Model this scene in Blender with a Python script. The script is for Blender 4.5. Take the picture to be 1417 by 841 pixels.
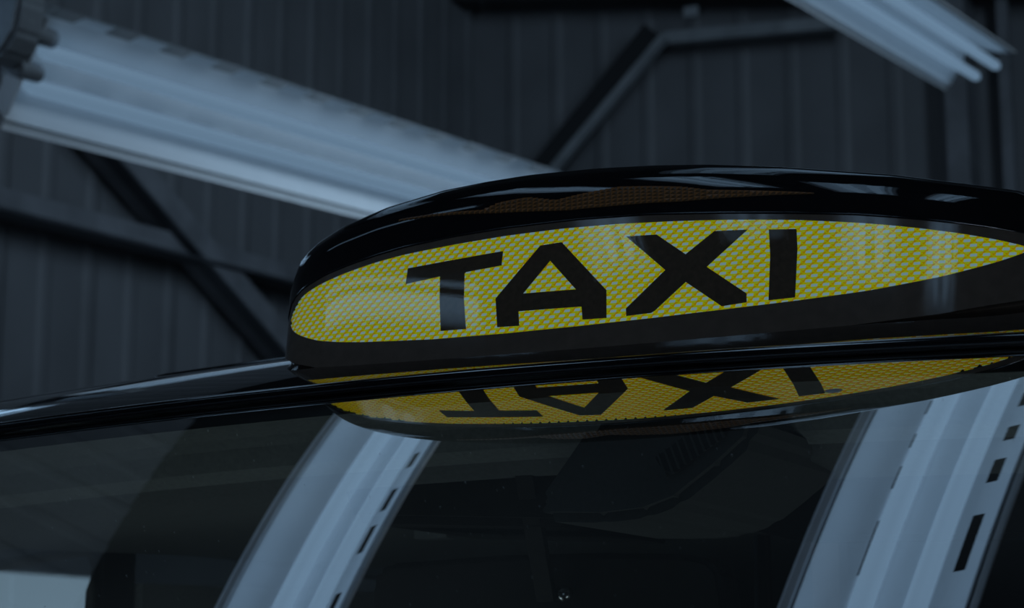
import bpy, bmesh, math, random
import numpy as np
from mathutils import Vector, Matrix

for o in list(bpy.data.objects):
    bpy.data.objects.remove(o)
C = bpy.context.scene.collection
scene = bpy.context.scene
random.seed(4)

# ------------------------------------------------------------------ camera
FPX = 2770.0
PSI, PITCH = 0.4673, 0.1872
cam_d = bpy.data.cameras.new('camera')
cam_d.sensor_width = 36.0
cam_d.lens = FPX * 36.0 / 1417.0
cam_d.clip_start = 0.02
cam_d.dof.use_dof = True
cam_d.dof.focus_distance = 1.26
cam_d.dof.aperture_fstop = 12.5
cam = bpy.data.objects.new('camera', cam_d)
C.objects.link(cam)
cam.location = (0.5003, -1.1252, 1.5619)
cam.rotation_euler = (math.pi / 2 + PITCH, 0, PSI)
scene.camera = cam

# ------------------------------------------------------------------ world, exposure
world = bpy.data.worlds.new('night_air')
scene.world = world
world.use_nodes = True
wb = world.node_tree.nodes['Background']
wb.inputs[0].default_value = (0.30, 0.40, 0.55, 1)
wb.inputs[1].default_value = 0.05
scene.view_settings.view_transform = 'Standard'
scene.view_settings.look = 'None'
scene.view_settings.exposure = 0.0
scene.view_settings.gamma = 1.0
scene.view_settings.use_curve_mapping = False
scene.cycles.use_denoising = True
scene.cycles.max_bounces = 12
scene.cycles.transparent_max_bounces = 24
scene.cycles.sample_clamp_indirect = 4.0

TUBE = (0.114, 0.191, 0.283)            # colour of the overcast-blue fluorescent light

# unseen fill lamps, added to lift the walls, ceiling and sign front
def area_lamp(name, loc, target, size, size_y, watts, col=TUBE):
    d = bpy.data.lights.new(name, 'AREA')
    d.shape = 'RECTANGLE'; d.size = size; d.size_y = size_y
    m = max(col); d.color = [c / m for c in col]; d.energy = watts
    o = bpy.data.objects.new(name, d); C.objects.link(o)
    o.location = loc
    v = Vector(target) - Vector(loc)
    o.rotation_euler = v.to_track_quat('-Z', 'Y').to_euler()
    return o
area_lamp('fill_light', (1.5, 2.5, 4.9), (-3.4, 7.0, 3.6), 0.5, 2.4, 50, (0.50, 0.70, 0.90))
area_lamp('fill_light', (-3.6, 1.6, 4.3), (-3.0, 1.6, 5.6), 0.3, 2.4, 6, (0.50, 0.70, 0.80))
area_lamp('fill_light', (0.8, -4.7, 0.8), (0.0, 0.0, 1.8), 1.2, 0.5, 16, (0.55, 0.68, 0.85))
area_lamp('fill_light', (-0.2, 1.6, 4.2), (-4.2, 6.4, 3.0), 0.4, 2.4, 6.8, (0.50, 0.70, 0.90)).data.spread = 1.15

# ------------------------------------------------------------------ materials
def s2l(r, g, b):
    f = lambda c: (c / 255 / 12.92) if c / 255 <= 0.04045 else ((c / 255 + 0.055) / 1.055) ** 2.4
    return (f(r), f(g), f(b))

def mat(name, col, rough=0.5, spec=0.5, metal=0.0, emit=None, es=1.0, noise=0.0, nscale=40.0, coat=0.0, ior=None, bump=0.0):
    m = bpy.data.materials.new(name); m.use_nodes = True
    nt = m.node_tree; b = nt.nodes['Principled BSDF']
    b.inputs['Base Color'].default_value = (*col, 1)
    b.inputs['Roughness'].default_value = rough
    b.inputs['Specular IOR Level'].default_value = spec
    b.inputs['Metallic'].default_value = metal
    b.inputs['Coat Weight'].default_value = coat
    b.inputs['Coat Roughness'].default_value = 0.02
    if ior: b.inputs['IOR'].default_value = ior
    if emit:
        b.inputs['Emission Color'].default_value = (*emit, 1)
        b.inputs['Emission Strength'].default_value = es
    if noise or bump:
        tc = nt.nodes.new('ShaderNodeTexCoord')
        n = nt.nodes.new('ShaderNodeTexNoise'); n.inputs['Scale'].default_value = nscale
        n.inputs['Detail'].default_value = 5
        nt.links.new(tc.outputs['Object'], n.inputs['Vector'])
        if noise:
            r = nt.nodes.new('ShaderNodeValToRGB')
            r.color_ramp.elements[0].color = (*[c * (1 - noise) for c in col], 1)
            r.color_ramp.elements[1].color = (*[min(1, c * (1 + noise)) for c in col], 1)
            r.color_ramp.elements[0].position = 0.3; r.color_ramp.elements[1].position = 0.7
            nt.links.new(n.outputs['Fac'], r.inputs['Fac'])
            nt.links.new(r.outputs['Color'], b.inputs['Base Color'])
        if bump:
            bp = nt.nodes.new('ShaderNodeBump'); bp.inputs['Strength'].default_value = bump
            bp.inputs['Distance'].default_value = 0.002
            nt.links.new(n.outputs['Fac'], bp.inputs['Height'])
            nt.links.new(bp.outputs['Normal'], b.inputs['Normal'])
    return m

def glass_mat(name, tint, lo, hi, power):
    """clear pane: mirror share grows from lo (face on) to hi (grazing)"""
    m = bpy.data.materials.new(name); m.use_nodes = True
    nt = m.node_tree; nt.nodes.clear()
    out = nt.nodes.new('ShaderNodeOutputMaterial')
    mix = nt.nodes.new('ShaderNodeMixShader')
    tr = nt.nodes.new('ShaderNodeBsdfTransparent'); tr.inputs[0].default_value = (*tint, 1)
    gl = nt.nodes.new('ShaderNodeBsdfGlossy'); gl.inputs['Roughness'].default_value = 0.0
    lw = nt.nodes.new('ShaderNodeLayerWeight'); lw.inputs['Blend'].default_value = 0.5
    pw = nt.nodes.new('ShaderNodeMath'); pw.operation = 'POWER'; pw.inputs[1].default_value = power
    mr = nt.nodes.new('ShaderNodeMapRange')
    mr.inputs['To Min'].default_value = lo; mr.inputs['To Max'].default_value = hi
    nt.links.new(lw.outputs['Facing'], pw.inputs[0])
    nt.links.new(pw.outputs[0], mr.inputs['Value'])
    nt.links.new(mr.outputs[0], mix.inputs[0])
    nt.links.new(tr.outputs[0], mix.inputs[1]); nt.links.new(gl.outputs[0], mix.inputs[2])
    nt.links.new(mix.outputs[0], out.inputs[0])
    return m

M = {}
M['paint'] = mat('gloss_black_paint', (0.004, 0.0045, 0.006), 0.04, 0.5, coat=1.0, noise=0.15, nscale=90, ior=1.6)
M['shell'] = mat('gloss_black_plastic', (0.010, 0.010, 0.012), 0.035, 0.5, coat=0.5, noise=0.1, nscale=200, ior=1.6)
M['mask'] = mat('smoked_mask', (0.110, 0.090, 0.074), 0.06, 0.5, ior=1.6, noise=0.1, nscale=120)
M['letter'] = mat('black_vinyl', (0.085, 0.064, 0.044), 0.6, 0.1, noise=0.2, nscale=300)
M['rubber'] = mat('black_rubber', (0.006, 0.006, 0.008), 0.30, 0.5, noise=0.2, nscale=150)
M['trim'] = mat('gloss_trim', (0.006, 0.006, 0.008), 0.06, 0.6, coat=1.0, ior=2.1, noise=0.1, nscale=100)
M['cover'] = glass_mat('clear_cover', (1, 1, 1), 0.07, 0.9, 3.5)
M['glass'] = glass_mat('windscreen_glass', (0.80, 0.88, 0.86), 0.46, 0.92, 1.6)
M['sideglass'] = glass_mat('side_glass', (0.85, 0.9, 0.9), 0.06, 0.9, 4.0)
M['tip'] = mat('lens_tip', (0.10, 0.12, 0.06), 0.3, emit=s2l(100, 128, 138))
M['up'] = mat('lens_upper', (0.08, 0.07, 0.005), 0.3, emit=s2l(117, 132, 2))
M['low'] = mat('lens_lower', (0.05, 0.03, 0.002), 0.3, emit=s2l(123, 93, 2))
M['amberlo'] = mat('amber_reflection_dark', (0.02, 0.01, 0.002), 0.3, emit=s2l(13, 10, 6))  # glow imitating the amber reflection on the shell, darker facets
M['amberhi'] = mat('amber_reflection_dim', (0.02, 0.01, 0.002), 0.3, emit=s2l(32, 22, 9))
M['enamel'] = mat('white_enamel', (0.86, 0.88, 0.90), 0.35, 0.5, noise=0.02, nscale=20)
M['socket'] = mat('grey_socket_plastic', (0.28, 0.30, 0.32), 0.5, noise=0.1, nscale=60)
M['steel'] = mat('painted_steel', (0.17, 0.18, 0.20), 0.55, noise=0.25, nscale=6)
M['steel_dark'] = mat('dark_painted_steel', (0.05, 0.055, 0.065), 0.6, noise=0.2, nscale=6)
M['steel_light'] = mat('galvanised_edge', (0.22, 0.24, 0.26), 0.5, noise=0.2, nscale=8)
M['cladding'] = mat('dark_cladding', (0.150, 0.158, 0.172), 0.6, noise=0.18, nscale=1.6)
M['ceil'] = mat('dark_roof_sheet', (0.032, 0.034, 0.038), 0.8, noise=0.2, nscale=2)
M['floor'] = mat('concrete_floor', (0.10, 0.10, 0.10), 0.7, noise=0.3, nscale=3)
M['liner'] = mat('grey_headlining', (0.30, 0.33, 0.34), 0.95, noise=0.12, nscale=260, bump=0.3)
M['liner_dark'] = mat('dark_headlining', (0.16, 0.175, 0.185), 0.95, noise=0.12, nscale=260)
M['interior'] = mat('black_interior_plastic', (0.018, 0.019, 0.022), 0.6, noise=0.2, nscale=120)
M['console'] = mat('console_plastic', (0.13, 0.14, 0.145), 0.7, noise=0.1, nscale=300)
M['chrome'] = mat('brushed_chrome', (0.45, 0.48, 0.52), 0.25, metal=1.0, noise=0.1, nscale=80)
M['tan'] = mat('tan_trim', (0.22, 0.15, 0.12), 0.8, noise=0.1, nscale=50)
M['dust'] = mat('pale_dust', (0.45, 0.5, 0.52), 0.9, noise=0.2, nscale=500)
M['frosted'] = mat('frosted_daylight_pane', (0.3, 0.3, 0.3), 0.6, emit=s2l(118, 140, 160), es=2.1, noise=0.1, nscale=2)
M['tyre'] = mat('tyre_rubber', (0.015, 0.015, 0.016), 0.85, noise=0.2, nscale=40)

def tube_mat(name, e):
    return mat(name, (0.08, 0.08, 0.08), 0.4, emit=TUBE, es=e, noise=0.02, nscale=10)

# ------------------------------------------------------------------ mesh helpers
def link(name, me, m=None, parent=None, smooth=False):
    o = bpy.data.objects.new(name, me); C.objects.link(o)
    if m is not None:
        for mm in (m if isinstance(m, (list, tuple)) else [m]):
            me.materials.append(mm)
    if parent: o.parent = parent
    if smooth:
        for p in me.polygons: p.use_smooth = True
    return o
def raw(name, verts, faces, m=None, parent=None, smooth=False, mi=None):
    me = bpy.data.meshes.new(name); me.from_pydata([tuple(map(float, v)) for v in verts], [], faces)
    o = link(name, me, m, parent, smooth)
    if mi is not None: me.polygons.foreach_set('material_index', mi)
    me.update(); return o
def grid_faces(nu, nv, off=0, wrap=False):
    F = []
    for i in range(nu - 1):
        for j in range(nv if wrap else nv - 1):
            j2 = (j + 1) % nv
            F.append((off + i * nv + j, off + (i + 1) * nv + j, off + (i + 1) * nv + j2, off + i * nv + j2))
    return F
def box_bm(bm, c, s, mtx=None):
    r = bmesh.ops.create_cube(bm, size=1.0)
    for v in r['verts']:
        v.co = Vector((c[0] + v.co.x * s[0], c[1] + v.co.y * s[1], c[2] + v.co.z * s[2]))
        if mtx: v.co = mtx @ v.co
def box(name, c, s, m, parent=None, bevel=0.0):
    bm = bmesh.new(); box_bm(bm, c, s)
    if bevel: bmesh.ops.bevel(bm, geom=bm.edges[:], offset=bevel, segments=2, affect='EDGES')
    me = bpy.data.meshes.new(name); bm.to_mesh(me); bm.free()
    return link(name, me, m, parent)
def tube(name, pts, r, m, parent=None, n=10, caps=True):
    pts = [Vector(p) for p in pts]; V = []; F = []
    for i, p in enumerate(pts):
        t = (pts[min(i + 1, len(pts) - 1)] - pts[max(i - 1, 0)]).normalized()
        a = t.cross(Vector((0, 0, 1)))
        if a.length < 1e-4: a = t.cross(Vector((0, 1, 0)))
        a.normalize(); b = t.cross(a)
        rr = r[i] if isinstance(r, (list, tuple)) else r
        for k in range(n):
            w = 2 * math.pi * k / n
            V.append(p + rr * (math.cos(w) * a + math.sin(w) * b))
    F = grid_faces(len(pts), n, 0, True)
    if caps:
        F.append(tuple(range(n))[::-1]); e = (len(pts) - 1) * n
        F.append(tuple(e + k for k in range(n)))
    return raw(name, V, F, m, parent, smooth=True)
def prism(name, poly, d0, d1, m, parent=None, axis='Y', bevel=0.0):
    """poly in the plane across axis, extruded from d0 to d1"""
    def P(a, b, d):
        return (a, d, b) if axis == 'Y' else ((d, a, b) if axis == 'X' else (a, b, d))
    n = len(poly)
    V = [P(a, b, d0) for a, b in poly] + [P(a, b, d1) for a, b in poly]
    F = [tuple(range(n)), tuple(range(2 * n - 1, n - 1, -1))]
    F += [(i, n + i, n + (i + 1) % n, (i + 1) % n) for i in range(n)]
    me = bpy.data.meshes.new(name); me.from_pydata(V, [], F)
    bm = bmesh.new(); bm.from_mesh(me)
    bmesh.ops.recalc_face_normals(bm, faces=bm.faces[:])
    if bevel: bmesh.ops.bevel(bm, geom=bm.edges[:], offset=bevel, segments=2, affect='EDGES', clamp_overlap=True)
    bm.to_mesh(me); bm.free()
    return link(name, me, m, parent)
def bar(name, p, q, w, h, m, parent=None, up=(0, 0, 1), data=None):
    p = Vector(p); q = Vector(q); t = (q - p); L = t.length; t.normalize()
    a = t.cross(Vector(up)).normalized(); b = a.cross(t)
    V = []
    for s in (p, q):
        for x, y in ((-1, -1), (1, -1), (1, 1), (-1, 1)):
            V.append(s + a * (x * w / 2) + b * (y * h / 2))
    F = [(0, 1, 2, 3), (7, 6, 5, 4), (0, 4, 5, 1), (1, 5, 6, 2), (2, 6, 7, 3), (3, 7, 4, 0)]
    return raw(name, V, F, m, parent)
def thing(name, label, cat, loc=(0, 0, 0), group=None):
    o = bpy.data.objects.new(name, None); C.objects.link(o); o.location = loc
    o.empty_display_size = 0.1
    o['label'] = label; o['category'] = cat
    if group: o['group'] = group
    return o
def structure(o):
    o['kind'] = 'structure'; return o

# ------------------------------------------------------------------ room
XL, XR, YF, YB, ZC = -4.2, 3.6, -5.0, 7.75, 5.6
structure(box('floor', ((XL + XR) / 2, (YF + YB) / 2, -0.05), (XR - XL + 0.4, YB - YF + 0.4, 0.1), M['floor']))
structure(box('ceiling', ((XL + XR) / 2, (YF + YB) / 2, ZC + 0.05), (XR - XL + 0.4, YB - YF + 0.4, 0.1), M['ceil']))
WIN = (2.6, 4.93, 1.0, 1.950)            # frosted window in the left wall: y0, y1, z0, z1
def pieces_left():
    bm = bmesh.new()
    y0, y1, z0, z1 = WIN
    for a, b, c, d in ((YF, y0, 0, ZC), (y1, YB, 0, ZC), (y0, y1, 0, z0), (y0, y1, z1, ZC)):
        box_bm(bm, (XL - 0.05, (a + b) / 2, (c + d) / 2), (0.1, b - a, d - c))
    me = bpy.data.meshes.new('wall_left'); bm.to_mesh(me); bm.free()
    return structure(link('wall_left', me, M['cladding']))
wall_left = pieces_left()
wall_back = structure(box('wall_back', ((XL + XR) / 2, YB + 0.05, ZC / 2), (XR - XL, 0.1, ZC), M['cladding']))
structure(box('wall_right', (XR + 0.05, (YF + YB) / 2, ZC / 2), (0.1, YB - YF, ZC), M['cladding']))
structure(box('wall_front', ((XL + XR) / 2, YF - 0.05, ZC / 2), (XR - XL, 0.1, ZC), M['cladding']))

def cladding_mesh(z0, z1, name):
    # one folded sheet 0.5 m wide with two upstanding ribs
    prof = []
    for k in range(2):
        b = k * 0.25
        prof += [(b + 0.002, 0.0), (b + 0.170, 0.0), (b + 0.190, 0.008), (b + 0.225, 0.008), (b + 0.248, 0.0)]
    V = [(x, -d - 0.004, z) for z in (z0, z1) for x, d in prof]
    n = len(prof)
    me = bpy.data.meshes.new(name)
    me.from_pydata(V, [], [(i, i + 1, n + i + 1, n + i) for i in range(n - 1)])
    me.materials.append(M['cladding']); return me
sheet = cladding_mesh(2.1, ZC, 'cladding_panel')
sheet_full = cladding_mesh(0.0, ZC, 'cladding_panel')
for k in range(15):                                  # back wall
    o = bpy.data.objects.new('cladding_panel', sheet_full); C.objects.link(o)
    o.parent = wall_back; o.location = (XL + 0.02 + k * 0.5, YB, 0)
for k in range(12):                                  # left wall, above the window head
    o = bpy.data.objects.new('cladding_panel', sheet); C.objects.link(o)
    o.parent = wall_left; o.location = (XL, 2.0 + k * 0.5 - 0.27, 0); o.rotation_euler = (0, 0, math.pi / 2)

# steel of the shed
bar('purlin', (-4.10, 1.2, 3.08), (-4.10, 7.7, 3.33), 0.10, 0.080, M['steel'], wall_left)
bar('purlin_flange', (-4.05, 1.2, 3.032), (-4.05, 7.7, 3.283), 0.09, 0.012, M['steel_dark'], wall_left)
bar('brace', (-4.09, 3.60, 4.02), (-4.09, 6.9, 2.42), 0.10, 0.13, M['steel'], wall_left, up=(1, 0, 0))
bar('brace_edge', (-4.035, 3.65, 3.915), (-4.035, 6.85, 2.365), 0.012, 0.06, M['steel_dark'], wall_left, up=(1, 0, 0))
bar('brace', (-3.95, 7.58, 3.82), (-3.10, 7.58, 4.69), 0.10, 0.13, M['interior'], wall_back, up=(0, 1, 0))
bar('brace_edge', (-3.86, 7.49, 3.80), (-3.02, 7.49, 4.63), 0.04, 0.05, M['steel_light'], wall_back, up=(0, 1, 0))
bar('tie_bar', (-3.06, 7.58, 4.655), (-2.15, 7.58, 4.60), 0.06, 0.055, M['steel_light'], wall_back, up=(0, 1, 0))
bar('rafter', (-4.20, 7.55, 5.10), (-1.0, 7.55, 4.66), 0.14, 0.20, M['interior'], wall_back)
box('bolt_plate', (-2.86, 7.44, 4.72), (0.07, 0.02, 0.05), M['steel_light'], wall_back)
box('column', (-1.62, 7.60, 2.8), (0.10, 0.2, 5.4), M['steel'], wall_back)
box('conduit', (-1.42, 7.62, 2.8), (0.05, 0.05, 5.4), M['steel'], wall_back)
bar('rafter', (-1.9, 7.4, 5.25), (0.6, 7.4, 4.2), 0.10, 0.10, M['steel_light'], wall_back)

# window_1: frosted panes with glazing bars, daylight behind
y0, y1, z0, z1 = WIN
w1 = structure(box('window_1', (XL - 0.085, (y0 + y1) / 2, (z0 + z1) / 2), (0.02, y1 - y0, z1 - z0), M['interior']))
for k in range(4):
    a = y0 + (y1 - y0) * k / 4
    box('pane', (XL - 0.012, a + (y1 - y0) / 8, (z0 + z1) / 2), (0.012, (y1 - y0) / 4 - 0.012, z1 - z0 - 0.02), M['frosted'], w1)

# ------------------------------------------------------------------ strip lights
def spans_from_slots(L, slots):
    cuts = [0.0]
    for a, b in slots: cuts += [a, b]
    cuts.append(L); return cuts
def strip_light(label, origin, across, along, L=1.5, W=0.27, slots_l=None, slots_r=None, emit=0.3, lamp=1.0,
                hang_to=None, stick=0.0, sock0=True, sock1=True, caps=(), tube_n=0.03, su=(0.292, 0.357), backing=False, bracket=False, group=None):
    """batten with a shallow slotted hood and two bare tubes. local u across, v along, n up (into the hood)"""
    u = Vector(across).normalized(); v = Vector(along).normalized()
    n = u.cross(v).normalized()
    if n.z < 0: n = -n
    org = Vector(origin)
    mtx = Matrix((( u.x, v.x, n.x, org.x), (u.y, v.y, n.y, org.y), (u.z, v.z, n.z, org.z), (0, 0, 0, 1)))
    root = thing('strip_light', label, 'light', org, group)
    root.matrix_world = mtx
    # hood profile: (u, n) from -W/2 to W/2 : lip, groove, slotted panels, spine
    H = 0.060
    prof = [(-0.500, -0.004), (-0.500, 0.004), (-0.455, 0.004), (-0.450, 0.020), (-0.435, 0.020), (-0.430, 0.006),
            (-0.290, 0.036), (-0.215, 0.050), (-0.160, 0.062), (-0.090, 0.085), (-0.060, 0.085), (0.060, 0.085), (0.090, 0.085), (0.160, 0.062), (su[0], 0.030),
            (su[1], 0.020), (0.430, 0.006), (0.435, 0.020), (0.450, 0.020), (0.455, 0.004), (0.500, 0.004), (0.500, -0.004)]
    if su[1] > 0.45:                                  # slots run right along the rim
        prof = prof[:14] + [(su[0], 0.030), (su[1], 0.003), (0.5, 0.0)]
    prof = [(a * W, b) for a, b in prof]
    V, F, MI = [], [], []
    def strip(i, segs):
        for a, b in segs:
            k = len(V)
            V.extend([(prof[i][0], a, prof[i][1]), (prof[i + 1][0], a, prof[i + 1][1]),
                      (prof[i + 1][0], b, prof[i + 1][1]), (prof[i][0], b, prof[i][1])])
            F.append((k, k + 1, k + 2, k + 3)); MI.append(1 if i in (3, 4, 16, 15) and False else 0)
    def between(slots):
        c = spans_from_slots(L, slots); return [(c[j], c[j + 1]) for j in range(0, len(c), 2)]
    for i in range(len(prof) - 1):
        if i == 14 and slots_r: strip(i, between(slots_r))
        elif i == 7 and slots_l: strip(i, between(slots_l))
        else: strip(i, [(0, L)])
    hood = raw('reflector_hood', V, F, M['enamel'], root, mi=MI)
    for y in caps:
        tube('screw_cap', [(-0.060, y, 0.040), (-0.060, y, 0.028), (-0.060, y, 0.026)], [0.013, 0.013, 0.010], M['enamel'], root, n=16)
    if backing:
        box('slot_backing', (0.440 * W, L / 2, 0.040), (0.10 * W, L, 0.003), M['socket'], root)
    if bracket:
        prism('end_bracket', [(-0.02, 0.02), (0.02, -0.02), (0.07, -0.03), (0.13, -0.01), (0.20, 0.06), (0.20, 0.22), (0.06, 0.22)], -0.10, -0.02, M['socket'], root, 'Y', 0.01)
    # dark strip lying in each groove of the hood
    for s in ((-1,) if su[1] > 0.45 else (-1, 1)):
        box('groove_strip', (s * 0.4425 * W, L / 2, 0.0175), (0.013 * W, L, 0.003), M['rubber'], root)
    box('spine', (0, L / 2, 0.113), (0.07, L, 0.05), M['interior'], root)
    tm = tube_mat('lit_tube', emit)
    for s in (-1, 1):
        c = s * 0.0385
        tube('fluorescent_tube', [(c, 0.03, tube_n), (c, 0.05, tube_n), (c, L - 0.05 + stick, tube_n), (c, L - 0.03 + stick, tube_n)],
             [0.012, 0.0175, 0.0175, 0.012], tm, root, n=16)
        for e, show in ((0.015, sock0), (L - 0.015, sock1)):
            if show:
                cc = c + (0.030 if bracket else 0)
                sk = prism('lampholder', [(cc + 0.020 * math.cos(w), tube_n + 0.024 * math.sin(w)) for w in [k * math.pi / 8 for k in range(8, 17)]] + [(cc + 0.013, 0.090), (cc - 0.013, 0.090)],
                           e - (0.03 if bracket else 0.014), e + (0.03 if bracket else 0.014), M['socket'], root)
    # light thrown up into the hood: one lamp between the tubes, one on each outer side
    for c, n_, wd, e in ((0.0, tube_n - 0.02, 0.024, 0.45 * lamp), (-0.081, -0.004, 0.072, lamp), (0.081, -0.004, 0.072, lamp)):
        d = bpy.data.lights.new('tube_glow', 'AREA'); d.shape = 'RECTANGLE'
        d.size = wd * W / 0.27; d.size_y = L - 0.06
        mx = max(TUBE); d.color = [t / mx for t in TUBE]; d.energy = e
        lo = bpy.data.objects.new('tube_glow', d); C.objects.link(lo); lo.parent = root
        lo.location = (c * W / 0.27, L / 2, n_); lo.rotation_euler = (math.pi, 0, 0)
    box('end_plate', (0, 0.003, 0.030), (W * 0.8, 0.004, 0.05), M['enamel'], root)
    for e in (0.2, L - 0.2):                          # hanging rods up to the roof
        p = mtx @ Vector((0, e, 0.13)); inv = mtx.inverted()
        q = Vector((p.x, p.y, ZC)); 
        tube('hanging_rod', [inv @ p, inv @ q], 0.0004, M['interior'], root, n=6)
    return root

def even(a, pitch, ln, n): return [(a + k * pitch, a + k * pitch + ln) for k in range(n)]
ZF = 3.0
dy = 0.0647
def rowdir(x): return (dy, 1, 0)
# the two over the bonnet that the windscreen mirrors
yA = -0.35
sA = [(y - yA, z - yA) for y, z in ((-0.17, -0.07), (-0.03, 0.08), (0.13, 0.23), (0.28, 0.36), (0.42, 0.525), (0.615, 0.683), (0.721, 0.780), (0.841, 0.885), (0.95, 0.995), (1.05, 1.095))]
strip_light('slotted strip light mirrored at the left of the windscreen beside the sign',
            (-1.1623 + dy * yA, yA, ZF), (1, -dy, 0), (dy, 1, 0), slots_r=sA, emit=1.78, lamp=0.135, tube_n=0.055)
yB = -0.35
sB = [(y - yB, z - yB) for y, z in ((-0.20, -0.10), (-0.02, 0.08), (0.14, 0.24), (0.30, 0.405), (0.491, 0.604), (0.676, 0.731), (0.778, 0.815), (0.87, 0.91), (0.98, 1.02), (1.07, 1.10))]
strip_light('slotted strip light mirrored at the right of the windscreen under the sign tip',
            (-0.1743 + dy * yB, yB, ZF), (1, -dy, 0), (dy, 1, 0), slots_r=sB, slots_l=sB, emit=1.78, lamp=0.135, tube_n=0.055)
# the two seen directly
Lft = Vector((-2.0558, 1.8953, 2.8984)); Lfb = Vector((-2.1967, 1.9191, 2.6693))
d1 = Vector((0.093, 0.9946, 0.0462))
sL = even(0.014, 0.168, 0.078, 12)
strip_light('long lit strip light with slotted edge hanging at the upper left',
            (Lft + Lfb) / 2, Lft - Lfb, d1, L=2.06, slots_r=sL, emit=0.92, lamp=0.046, tube_n=0.02, su=(0.410, 0.4985), backing=True, bracket=True)
Rft = Vector((-0.9056, 5.4981, 3.668)); Rfb = Vector((-1.1582, 5.526, 3.5767))
strip_light('lit strip light with bare tube ends at the upper right',
            (Rft + Rfb) / 2 - d1 * 1.65, Rft - Rfb, d1, L=1.62, emit=1.0, lamp=0.07, tube_n=0.02, stick=0.12, sock1=False)
strip_light('strip light at the left of the cab, mirrored along the curved front of the roof',
            (-2.42, 0.15, 2.80), Lft - Lfb, (0.093, 0.9946, 0.0462), L=1.6, slots_r=even(0.06, 0.168, 0.078, 9), emit=3.5, lamp=0.2)
# further rows in front of the cab, out of the frame; the sign cover mirrors them
front = [((-1.78, -2.21, ZF), (-0.87, 0.49, 0), 'strip light hung askew ahead of the cab, mirrored on the letter T'),
         ((-1.05, -2.25, ZF), (dy, 1, 0), 'strip light ahead of the cab, mirrored between the letters A and X'),
         ((-0.47, -2.22, ZF), (dy, 1, 0), 'strip light ahead of the cab, mirrored on the arm of the X'),
         ((-0.03, -2.45, ZF), (dy, 1, 0), 'strip light ahead of the cab, mirrored to the right of the letter I'),
         ((0.38, -2.60, ZF), (dy, 1, 0), 'strip light ahead of the cab, mirrored at the right sign tip')]
for org, al, lab in front:
    strip_light(lab, org, (al[1], -al[0], 0), al, slots_r=even(0.06, 0.168, 0.078, 9), emit=3.6 if 'askew' in lab else 4.0, lamp=0.22, W=0.17 if 'askew' in lab else 0.27)

# ------------------------------------------------------------------ taxi: surfaces
taxi = thing('taxi', 'black cab with a lit yellow roof sign, glossy roof and raked windscreen', 'taxi', (0, 0, 0))
YH, C0, E0, M0, M1, M2, C1, C4 = -0.0213, 0.0366, 0.0518, 1.7972, 1.0269, -1.3583, 0.2848, -0.0589
ZH = 1.75
def head_z(X): return ZH - E0 * X * X
def head_y(X): return YH + C0 * X * X + C4 * X ** 4
def glass_y(X, t):
    f = lambda t: -M0 * t + M1 * t * t + M2 * t ** 3
    T = 0.20
    if t <= T: g = f(t)
    else:
        sl = -M0 + 2 * M1 * T + 3 * M2 * T * T
        g = f(T) + sl * (t - T) + 0.28 * (t - T) ** 2
    return head_y(X) + C1 * X * X * min(t, 0.25) + g
def gpt(X, t, off=0.0):
    p = Vector((X, glass_y(X, t), head_z(X) - t))
    if off:
        e = 1e-3
        a = Vector((X + e, glass_y(X + e, t), head_z(X + e) - t)) - p
        b = Vector((X, glass_y(X, t + e), head_z(X) - t - e)) - p
        nn = b.cross(a).normalized()
        if nn.z > 0: nn = -nn           # inward
        p = p + nn * off
    return p
XS = np.linspace(-0.70, 0.70, 113)
TS = np.concatenate([np.linspace(0, 0.22, 67), np.linspace(0.24, 0.58, 18)])
V = [gpt(x, t) for x in XS for t in TS]
windscreen = raw('windscreen', V, grid_faces(len(XS), len(TS)), M['glass'], taxi, smooth=True)
# black printed band along the top of the glass (inside)
TB = np.linspace(-0.001, 0.0165, 4)
fr = raw('frit_band', [gpt(x, t, 0.003) for x in XS for t in TB], grid_faces(len(XS), 4), M['rubber'], windscreen, smooth=True)
# specks of dust
V = []; F = []
for k in range(230):
    x = random.uniform(-0.5, 0.42); t = random.uniform(0.015, 0.165)
    s = random.choice([0.00022, 0.0003, 0.0003, 0.00045]) * random.uniform(0.7, 1.3)
    p = gpt(x, t, -0.0004); i = len(V)
    for w in range(5):
        a = w * 2 * math.pi / 5
        V.append(gpt(x + s * math.cos(a) * random.uniform(.6, 1.3), t + 0.5 * s * math.sin(a), -0.0004))
    F.append(tuple(range(i, i + 5)))
du = raw('dust_specks', V, F, M['dust'], windscreen); du['kind'] = 'stuff'

def roof_rise(s): return 0.55 * 0.12 * (1 - math.exp(-max(s, 0) / 0.12)) + 0.03 * max(s, 0) - 0.004 * max(s, 0) ** 2
def roof_z(X, Y):
    s = Y - head_y(X)
    a = abs(X)
    edge = 0.0 if a < 0.58 else -1.6 * (a - 0.58) ** 2 - 14 * (a - 0.58) ** 3
    return head_z(X) + 0.0060 + roof_rise(s) + edge
XR_ = np.linspace(-0.735, 0.735, 81)
SR = np.concatenate([np.linspace(0, 0.30, 50), np.linspace(0.34, 2.35, 22)])
V = [(x, head_y(x) + s, roof_z(x, head_y(x) + s)) for x in XR_ for s in SR]
raw('roof_panel', V, grid_faces(len(XR_), len(SR)), M['paint'], taxi, smooth=True)
# leading edge of the roof and the windscreen seal
XB = np.linspace(-0.72, 0.72, 97)
tube('roof_leading_edge', [(x, head_y(x) - 0.0012, head_z(x) + 0.0040) for x in XB], 0.0031, M['trim'], taxi, n=14)
tube('windscreen_seal', [(x, head_y(x) - 0.0035, head_z(x) + 0.0006) for x in XB], 0.0012, M['rubber'], taxi, n=10)
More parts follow.
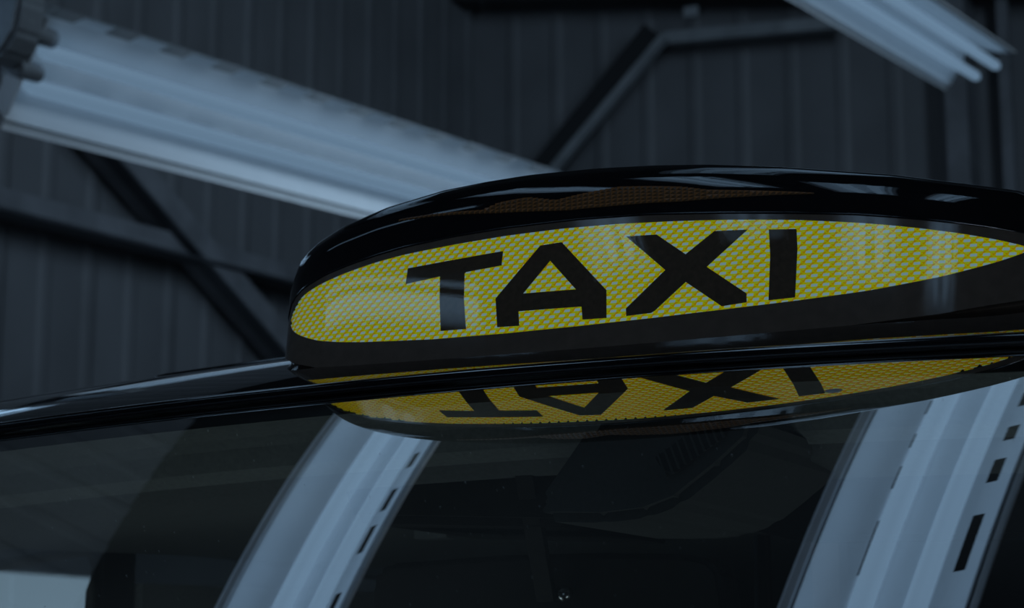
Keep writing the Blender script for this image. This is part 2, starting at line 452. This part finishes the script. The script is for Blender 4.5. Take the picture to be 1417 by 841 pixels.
# lateral moulding on the roof left of the sign
def mould(y, xa, xb, r, dz):
    return [(x, y, roof_z(x, y) + dz) for x in np.linspace(xa, xb, 40)]
tube('roof_moulding', mould(0.205, -0.505, -0.15, 0, 0.0045), [0.001] + [0.0032] * 38 + [0.001], M['trim'], taxi, n=10)
tube('roof_moulding', mould(0.185, -0.50, -0.15, 0, 0.001), [0.001] + [0.0026] * 38 + [0.001], M['trim'], taxi, n=10)

# ------------------------------------------------------------------ roof sign
SB, SL_ = 0.3371, 0.134
AE = 0.279
def wrap(X):
    return 0.040 * (1 - math.sqrt(max(0.0, 1 - (min(abs(X), AE) / AE) ** 12)))
def face_y(X, Z, off=0.0): return SB * X * X + SL_ * (Z - ZH) + wrap(X) - off
def itp(tab): 
    xs = [p[0] for p in tab]; zs = [p[1] for p in tab]
    return lambda x: float(np.interp(x, xs, zs))
TIPL, TIPR = -0.2645, 0.2560
def itq(tab):
    """like itp, but round at both tips"""
    def u(x):
        if x < 0.0: return math.sqrt(max(0.0, x - TIPL))
        return 2 * math.sqrt(-TIPL) - math.sqrt(max(0.0, -TIPL - x)) if x < -TIPL else 2 * math.sqrt(-TIPL)
    us = [u(p[0]) for p in tab]; zs = [p[1] for p in tab]
    return lambda x: float(np.interp(u(x), us, zs))
LU = itq([(TIPL, 1.8118), (-.2639, 1.8140), (-.2598, 1.8212), (-.2497, 1.8283), (-.2279, 1.8350), (-.2082, 1.8392), (-.1834, 1.8433), (-.1593, 1.846), (-.1187, 1.8483), (-.0797, 1.8497), (-.0371, 1.8499), (-.0012, 1.8489), (.0383, 1.8467), (.0717, 1.8443), (.1177, 1.8399), (.162, 1.8338), (.2045, 1.8259), (.229, 1.8203), (.2448, 1.8161), (TIPR, 1.8125)])
LL = itq([(TIPL, 1.8118), (-.2633, 1.8090), (-.2542, 1.8018), (-.2296, 1.7932), (-.2092, 1.7899), (-.1900, 1.7879), (-.1304, 1.7842), (-.075, 1.7831), (-.023, 1.7834), (.0264, 1.7845), (.0734, 1.7863), (.1186, 1.7884), (.1622, 1.7915), (.2043, 1.7972), (.2368, 1.8048), (TIPR, 1.8125)])
SEAM = itp([(-.279, 1.8130), (-.2700, 1.8195), (-.2657, 1.8257), (-.2580, 1.8300), (-.2503, 1.8338), (-.2285, 1.8403), (-.2074, 1.8446), (-.1838, 1.8485), (-.1598, 1.8515), (-.1200, 1.8542), (-.0801, 1.8553), (-.027, 1.8551), (.0235, 1.853), (.0716, 1.849), (.115, 1.8447), (.1549, 1.8403), (.19, 1.8347), (.2221, 1.8288), (.2514, 1.8226), (.279, 1.817)])
BOT = itp([(-.279, 1.7910), (-.2691, 1.7862), (-.2504, 1.7792), (-.2271, 1.7735), (-.188, 1.7701), (-.1065, 1.767), (-.022, 1.7657), (.0272, 1.7657), (.074, 1.767), (.119, 1.7685), (.1624, 1.7714), (.2043, 1.7745), (.2508, 1.7811), (.279, 1.7850)])
k = np.linspace(-1, 1, 161)
XC = AE * np.sign(k) * (1 - (1 - np.abs(k)) ** 1.6)       # stations, denser at the tips
sign = None
# black shell: seam -> ridge -> rear foot
TOPX = [(-.279, 1.8150), (-.276, 1.8280), (-.270, 1.8430), (-.258, 1.8600), (-.2409, 1.8703), (-.2171, 1.8805), (-.1819, 1.8900), (-.136, 1.8970), (-.1024, 1.8990), (-.0695, 1.8997), (-.0214, 1.8981), (.02, 1.8952), (.0553, 1.8916), (.1042, 1.8844), (.1742, 1.8711), (.2187, 1.8596), (.2477, 1.8518), (.265, 1.842), (.279, 1.8200)]
TOP0 = itp(TOPX)
def TOP(x): return TOP0(x) - 0.004 * max(0.0, 1 - (x / 0.25) ** 4)
def ridge_y(X): return 0.072 + 0.0 * X
def rear_y(X): return 0.072 + 0.085 * math.sqrt(max(0.0, 1 - (X / AE) ** 2)) + 0.002
V = []; NP = 30
for x in XC:
    zs = SEAM(x); ys = face_y(x, zs); zt = max(TOP(x), zs + 0.0005); yr = max(ridge_y(x), ys + 0.004)
    yb = max(rear_y(x), yr + 0.003)
    zb = roof_z(x, yb) - 0.004
    for j in range(NP):
        if j < 18:
            a = j / 17 * math.pi / 2
            ca, sa = math.cos(a) ** 0.45, math.sin(a) ** 0.45
            V.append((x, yr - (yr - ys) * ca, zs + (zt - zs) * sa))
        else:
            a = (j - 17) / 12 * math.pi / 2
            V.append((x, yr + (yb - yr) * math.sin(a), zb + (zt - zb) * math.cos(a)))
sign = raw('roof_sign', V, grid_faces(len(XC), NP), M['shell'], taxi, smooth=True)
sign['label'] = 'glossy black roof sign reading TAXI on a lit yellow lens'
# smoked frame of the cover around the lens opening
V = []; F = []
LX0, LX1 = TIPL, TIPR
def column_block(xs, lo, hi, n):
    i = len(V)
    for x in xs:
        for q in range(n):
            z = lo(x) + (hi(x) - lo(x)) * q / (n - 1)
            V.append((x, face_y(x, z), z))
    F.extend(grid_faces(len(xs), n, i))
xin = [x for x in XC if LX0 < x < LX1]; xin = [LX0] + xin + [LX1]
xl = [x for x in XC if x < LX0] + [LX0]; xr = [LX1] + [x for x in XC if x > LX1]
column_block(xl, BOT, SEAM, 9); column_block(xr, BOT, SEAM, 9)
column_block(xin, BOT, LL, 6); column_block(xin, LU, SEAM, 5)
# turned-under bottom lip
i = len(V)
for x in XC:
    z = BOT(x); y = face_y(x, z)
    for q in range(4):
        a = q / 3 * math.pi / 2
        V.append((x, y + 0.004 * math.sin(a) * 2, z - 0.0025 * (1 - math.cos(a)) ))
F.extend(grid_faces(len(XC), 4, i))
cf = raw('cover_frame', V, F, M['mask'], sign, smooth=True); cf['label'] = 'smoked black frame round the yellow lens'
# bead along the seam between cover and shell
tube('seam_bead', [(x, face_y(x, SEAM(x)) + 0.0002, SEAM(x)) for x in XC[1:-1]], 0.0009, M['shell'], sign, n=8)
# clear window
V = []; F = []; column_block(xin, LL, LU, 7)
raw('clear_window', V, F, M['cover'], sign, smooth=True)
# prismatic lens: rhombic frusta
hw, hh, dep, tipk = 0.0036, 0.00305, 0.0022, 0.58
V = []; F = []; MI = []
def put(x, z, d): return (x, face_y(x, z) + d, z)
base_d, tip_d = 0.0038, 0.0038 - dep
nrow = int((1.853 - 1.779) / hh) + 1
for r in range(nrow):
    z = 1.779 + r * hh
    for c_ in range(-76, 77):
        x = (c_ + 0.5 * (r % 2)) * 2 * hw
        if abs(x) > 0.2665: continue
        xa = max(LX0, min(LX1, x))
        if z > LU(xa) + (0.0095 if abs(x) < 0.2 else 0.004) or z < LL(xa) - 0.0035: continue
        i = len(V)
        V += [put(x - hw, z, base_d), put(x, z + hh, base_d), put(x + hw, z, base_d), put(x, z - hh, base_d)]
        tz = z + 0.0004
        V += [put(x - hw * 0.52, z + hh * 0.46, tip_d + 0.0009), put(x + hw * 0.52, z + hh * 0.46, tip_d + 0.0009),
              put(x + hw * 0.56, z - hh * 0.16, tip_d), put(x - hw * 0.56, z - hh * 0.16, tip_d),
              put(x + hw * 0.20, z - hh * 0.72, tip_d), put(x - hw * 0.20, z - hh * 0.72, tip_d)]
        L_, T_, R_, B_, t1, t2, m2, m1, b2, b1 = range(i, i + 10)
        F += [(t1, t2, m2, m1), (m1, m2, b2, b1), (L_, T_, t1), (T_, t2, t1), (T_, R_, t2), (L_, t1, m1), (L_, m1, b1),
              (R_, m2, t2), (R_, b2, m2), (L_, b1, B_), (B_, b1, b2), (R_, B_, b2)]
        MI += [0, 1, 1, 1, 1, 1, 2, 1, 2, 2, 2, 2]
ln = raw('prism_lens', V, F, [M['tip'], M['up'], M['low']], sign, mi=MI)
ln['kind'] = 'stuff'; ln['label'] = 'lit yellow prismatic lens'
# letters
GL = {
 'T': ([(-0.1561, 1.836), (-0.0816, 1.8395), (-0.0821, 1.8298), (-0.109, 1.8282), (-0.1102, 1.8273), (-0.1093, 1.8096), (-0.1061, 1.789), (-0.1255, 1.7895), (-0.1283, 1.8117), (-0.1293, 1.8274), (-0.1569, 1.8252)], None),
 'A': ([(-0.0538, 1.8402), (-0.0384, 1.8409), (-0.0049, 1.8056), (-0.0039, 1.7873), (-0.0204, 1.7876), (-0.0216, 1.7963), (-0.0672, 1.7973), (-0.066, 1.7875), (-0.0821, 1.788), (-0.0848, 1.8075)], [(-0.046, 1.8293), (-0.0262, 1.808), (-0.0646, 1.8089)]),
 'X': ([(0.0073, 1.8399), (0.0279, 1.8391), (0.0479, 1.8242), (0.0664, 1.8376), (0.0875, 1.8365), (0.0619, 1.8148), (0.088, 1.7956), (0.0882, 1.7899), (0.0725, 1.7886), (0.0485, 1.8062), (0.0287, 1.7893), (0.0262, 1.788), (0.0097, 1.7874), (0.0093, 1.7923), (0.0348, 1.8151)], None),
 'I': ([(0.1013, 1.8353), (0.1185, 1.8341), (0.1193, 1.8215), (0.1184, 1.7907), (0.1021, 1.7901), (0.1025, 1.8188)], None)}
for ch, (outer, hole) in GL.items():
    bm = bmesh.new()
    es = []
    for ring in (outer, hole):
        if not ring: continue
        vs = [bm.verts.new((a, 0, b)) for a, b in ring]
        es += [bm.edges.new((vs[q], vs[(q + 1) % len(vs)])) for q in range(len(vs))]
    bmesh.ops.triangle_fill(bm, edges=es, use_beauty=True)
    for cx_ in np.arange(-0.16, 0.125, 0.008):
        bmesh.ops.bisect_plane(bm, geom=bm.verts[:] + bm.edges[:] + bm.faces[:], plane_co=(cx_, 0, 0), plane_no=(1, 0, 0))
    r = bmesh.ops.extrude_face_region(bm, geom=bm.faces[:])
    top = {v for v in r['geom'] if isinstance(v, bmesh.types.BMVert)}
    for v in bm.verts:
        v.co.y = face_y(v.co.x, v.co.z) + (0.0004 if v in top else 0.0010)
    bmesh.ops.recalc_face_normals(bm, faces=bm.faces[:])
    me = bpy.data.meshes.new('letter'); bm.to_mesh(me); bm.free()
    o = link('letter', me, M['letter'], sign); o['label'] = 'black letter ' + ch
# foot of the sign on the roof
V = []
for x in XC:
    zb = BOT(x); yf = face_y(x, zb) + 0.0065
    z0_ = roof_z(x, yf) - 0.003
    for z in (zb + 0.002, (zb + z0_) / 2, z0_): V.append((x * 0.985, yf, z))
raw('sign_foot', V, grid_faces(len(XC), 3), M['rubber'], sign, smooth=True)
# amber reflection on the black shell, painted as dim glowing prisms
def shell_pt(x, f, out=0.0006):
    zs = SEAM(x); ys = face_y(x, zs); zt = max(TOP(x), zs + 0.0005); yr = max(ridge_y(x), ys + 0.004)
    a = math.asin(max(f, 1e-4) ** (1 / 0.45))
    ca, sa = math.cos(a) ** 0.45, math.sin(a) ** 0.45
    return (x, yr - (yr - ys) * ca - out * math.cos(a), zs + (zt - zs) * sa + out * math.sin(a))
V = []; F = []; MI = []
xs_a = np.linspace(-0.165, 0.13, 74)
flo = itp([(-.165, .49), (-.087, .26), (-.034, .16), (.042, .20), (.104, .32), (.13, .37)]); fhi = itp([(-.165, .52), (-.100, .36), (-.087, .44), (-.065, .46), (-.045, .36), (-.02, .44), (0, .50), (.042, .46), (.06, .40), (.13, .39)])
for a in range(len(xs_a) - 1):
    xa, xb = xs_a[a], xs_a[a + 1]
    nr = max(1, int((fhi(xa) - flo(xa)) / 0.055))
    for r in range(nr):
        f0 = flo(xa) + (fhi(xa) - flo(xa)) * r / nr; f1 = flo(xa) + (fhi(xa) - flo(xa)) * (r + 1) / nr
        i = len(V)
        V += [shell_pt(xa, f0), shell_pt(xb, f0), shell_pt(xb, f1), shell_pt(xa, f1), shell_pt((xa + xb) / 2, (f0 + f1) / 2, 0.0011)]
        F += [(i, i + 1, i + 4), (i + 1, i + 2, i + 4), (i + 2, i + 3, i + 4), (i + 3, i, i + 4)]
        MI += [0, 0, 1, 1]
am = raw('painted_amber_reflection', V, F, [M['amberlo'], M['amberhi']], sign, mi=MI); am['kind'] = 'stuff'
am['label'] = 'painted amber reflection on the black crown of the sign'

# ------------------------------------------------------------------ taxi: inside
# header rail, front lining, lining
def lateral(name, prof, m, xa=-0.70, xb=0.70, n=41, bow=1.0):
    xs = np.linspace(xa, xb, n)
    V = [(x, y, z - bow * E0 * x * x) for x in xs for y, z in prof]
    return raw(name, V, grid_faces(n, len(prof)), m, taxi, smooth=False)
lateral('header_rail', [(0.000, 1.742), (0.020, 1.7415), (0.045, 1.7370), (0.052, 1.7305), (0.060, 1.7165), (0.078, 1.7100), (0.085, 1.7150)], M['liner'])
lateral('front_headlining', [(0.080, 1.7120), (0.10, 1.7020), (0.16, 1.6985), (0.24, 1.7000), (0.25, 1.7040)], M['liner_dark'])
lateral('headlining', [(0.245, 1.7040), (0.5, 1.712), (1.2, 1.725), (2.3, 1.70)], M['liner_dark'])
# driver side door opening (left in the photograph)
for sx, nm in ((-1, 'near'), (1, 'far')):
    x = sx * 0.75
    tube('door_window_frame', [(x, -0.35, 1.50), (x, -0.05, 1.59), (x, 0.10, 1.628), (x, 0.31, 1.668), (x, 0.372, 1.679), (x, 0.43, 1.688), (x, 0.447, 1.683), (x, 0.445, 1.65), (x, 0.44, 1.55), (x, 0.435, 1.16)], 0.0055, M['console'], taxi, n=10)
    prism('door_pillar', [(0.450, 1.70), (0.505, 1.70), (0.505, 1.1), (0.445, 1.1)], x - 0.008, x + 0.008, M['interior'], taxi, 'X', 0.003)
    prism('cant_rail', [(-0.36, 1.52), (0.10, 1.638), (0.372, 1.690), (0.505, 1.70), (2.2, 1.66), (2.2, 1.78), (0.4, 1.76), (0.0, 1.70)], x - 0.02, x + 0.05 * sx + 0.02, M['liner_dark'] , taxi, 'X', 0.004)
    prism('rear_quarter_lining', [(0.51, 1.66), (1.0, 1.67), (1.0, 1.1), (0.51, 1.1)], x - 0.012, x + 0.012, M['liner'], taxi, 'X')
    prism('rear_side_window', [(1.02, 1.64), (1.95, 1.62), (1.95, 1.16), (1.02, 1.16)], x - 0.003, x + 0.003, M['sideglass'], taxi, 'X')
    prism('rear_side_pillar', [(1.95, 1.68), (2.35, 1.66), (2.45, 1.1), (1.95, 1.1)], x - 0.02, x + 0.02, M['paint'], taxi, 'X')
    tube('windscreen_pillar', [gpt(sx * 0.715, t, 0.012) for t in np.linspace(0.0, 0.58, 14)], 0.028, M['paint'], taxi, n=12)
box('rear_bulkhead', (0, 2.38, 1.38), (1.46, 0.03, 0.64), M['interior'], taxi)
# driver's mirror, seen from behind
mir = prism('interior_mirror', [(-0.2524, 1.565), (-0.2526, 1.632), (-0.2480, 1.643), (-0.2380, 1.6475), (-0.148, 1.6507), (-0.0699, 1.6505), (-0.008, 1.6478), (0.0080, 1.6440), (0.0165, 1.6360), (0.0208, 1.6114), (0.0208, 1.565)], 0.14, 0.175, M['interior'], taxi, 'Y', 0.004)
bar('mirror_stem', (-0.109, 0.10, 1.709), (-0.107, 0.132, 1.618), 0.013, 0.006, M['interior'], mir, up=(0, 1, 0))
bm = bmesh.new(); bmesh.ops.create_uvsphere(bm, u_segments=14, v_segments=10, radius=0.006)
for v in bm.verts: v.co += Vector((-0.094, 0.133, 1.6225))
me = bpy.data.meshes.new('mirror_ball_joint'); bm.to_mesh(me); bm.free(); link('mirror_ball_joint', me, M['chrome'], mir, True)
box('cabin_lamp_strip', (-0.349, 0.41, 1.690), (0.032, 0.02, 0.009), M['steel_light'], taxi)
cl = bpy.data.lights.new('cabin_fill', 'AREA'); cl.shape = 'RECTANGLE'; cl.size = 0.35; cl.size_y = 0.12; cl.energy = 0.42; cl.color = (0.72, 0.84, 0.86)  # added fill for the dim cabin lining, shining up from below
clo = bpy.data.objects.new('cabin_fill', cl); C.objects.link(clo); clo.parent = taxi
clo.location = (-0.42, 0.02, 1.28); clo.rotation_euler = (2.55, 0, 0)
cl2 = cl.copy(); cl2.energy = 0.34  # second added fill, for the right of the cabin
clo2 = bpy.data.objects.new('cabin_fill', cl2); C.objects.link(clo2); clo2.parent = taxi
clo2.location = (0.36, 0.0, 1.25); clo2.rotation_euler = (2.65, 0, 0)
prism('overhead_dark_block', [(-0.27, 1.74), (-0.25, 1.675), (-0.08, 1.666), (-0.06, 1.74)], 0.105, 0.30, M['interior'], taxi, 'Y', 0.006)  # added block, keeps the middle of the headlining dark
# overhead console and its grille
con = prism('overhead_console', [(0.1049, 1.718), (0.0995, 1.7009), (0.0797, 1.6851), (0.0526, 1.6662), (0.031, 1.6594), (0.002, 1.6574), (-0.0367, 1.6594), (-0.0412, 1.6729), (-0.0051, 1.718)], -0.020, 0.16, M['console'], taxi, 'Y', 0.006)
gr = prism('speaker_grille', [(0.04, 1.6941), (0.0431, 1.6892), (0.0495, 1.6851), (0.0544, 1.6851), (0.0846, 1.705), (0.0873, 1.7108), (0.086, 1.7171), (0.0761, 1.7171)], -0.0235, -0.0190, M['interior'], con, 'Y')
for k in range(10):
    t = k / 9
    cx0 = 0.0454 + 0.0365 * t; cz0 = 1.6887 + 0.0221 * t
    o = bar('slat', (cx0 - 0.0032, -0.0240, cz0 + 0.0078), (cx0 + 0.0023, -0.0240, cz0 - 0.0068), 0.0013, 0.0025, M['console'], con, up=(0, 1, 0))
prism('sun_visor', [(-0.0352, 1.6845), (-0.0022, 1.6944), (0.0223, 1.7045), (0.0514, 1.7072), (0.0827, 1.7092), (0.36, 1.716), (0.38, 1.69), (0.36, 1.652), (0.0605, 1.6565), (0.0293, 1.664)], 0.19, 0.21, M['interior'], taxi, 'Y', 0.004)
tube('partition_post', [(-0.224, 0.9, 1.1), (-0.224, 0.9, 1.72)], 0.009, M['chrome'], taxi, n=14)
box('partition_rail', (-0.16, 0.93, 1.43), (0.03, 0.03, 0.58), M['tan'], taxi)
sn = bpy.data.meshes.new('rain_sensor')
bm = bmesh.new(); bmesh.ops.create_uvsphere(bm, u_segments=16, v_segments=8, radius=0.0095)
pz = gpt(0.166, 0.026, 0.004)
for v in bm.verts: v.co = pz + Vector((v.co.x, v.co.y * 0.9, v.co.z * 0.30))
bm.to_mesh(sn); bm.free(); link('rain_sensor', sn, M['liner'], taxi, True)
# dashboard and seats, hidden low behind the mirror
prism('dashboard', [(-0.95, 1.12), (-0.60, 1.17), (-0.30, 1.14), (-0.25, 0.75), (-0.95, 0.75)], -0.72, 0.72, M['interior'], taxi, 'X', 0.01)
prism('driver_seat', [(0.20, 0.55), (0.25, 1.05), (0.42, 1.42), (0.52, 1.42), (0.48, 0.9), (0.45, 0.5), (-0.12, 0.5), (-0.12, 0.62)], -0.62, -0.14, M['interior'], taxi, 'X', 0.02)

# ------------------------------------------------------------------ taxi: body below the glass
prism('lower_body', [(-2.05, 0.32), (-2.12, 0.55), (-2.08, 0.88), (-1.90, 1.02), (-1.0, 1.13), (-0.80, 1.14), (2.40, 1.14), (2.50, 1.05), (2.52, 0.5), (2.45, 0.32)], -0.80, 0.80, M['paint'], taxi, 'X', 0.03)
for sx in (-1, 1):
    for yy in (-1.35, 1.55):
        w = tube('wheel', [(sx * 0.70, yy, 0.33), (sx * 0.72, yy, 0.33), (sx * 0.86, yy, 0.33), (sx * 0.88, yy, 0.33)], [0.29, 0.33, 0.33, 0.29], M['tyre'], taxi, n=28)
        tube('hub_cap', [(sx * 0.875, yy, 0.33), (sx * 0.892, yy, 0.33)], [0.20, 0.15], M['chrome'], w, n=24)
    tube('headlamp', [(sx * 0.58, -2.05, 0.75), (sx * 0.58, -2.14, 0.75)], [0.10, 0.09], M['chrome'], taxi, n=24)
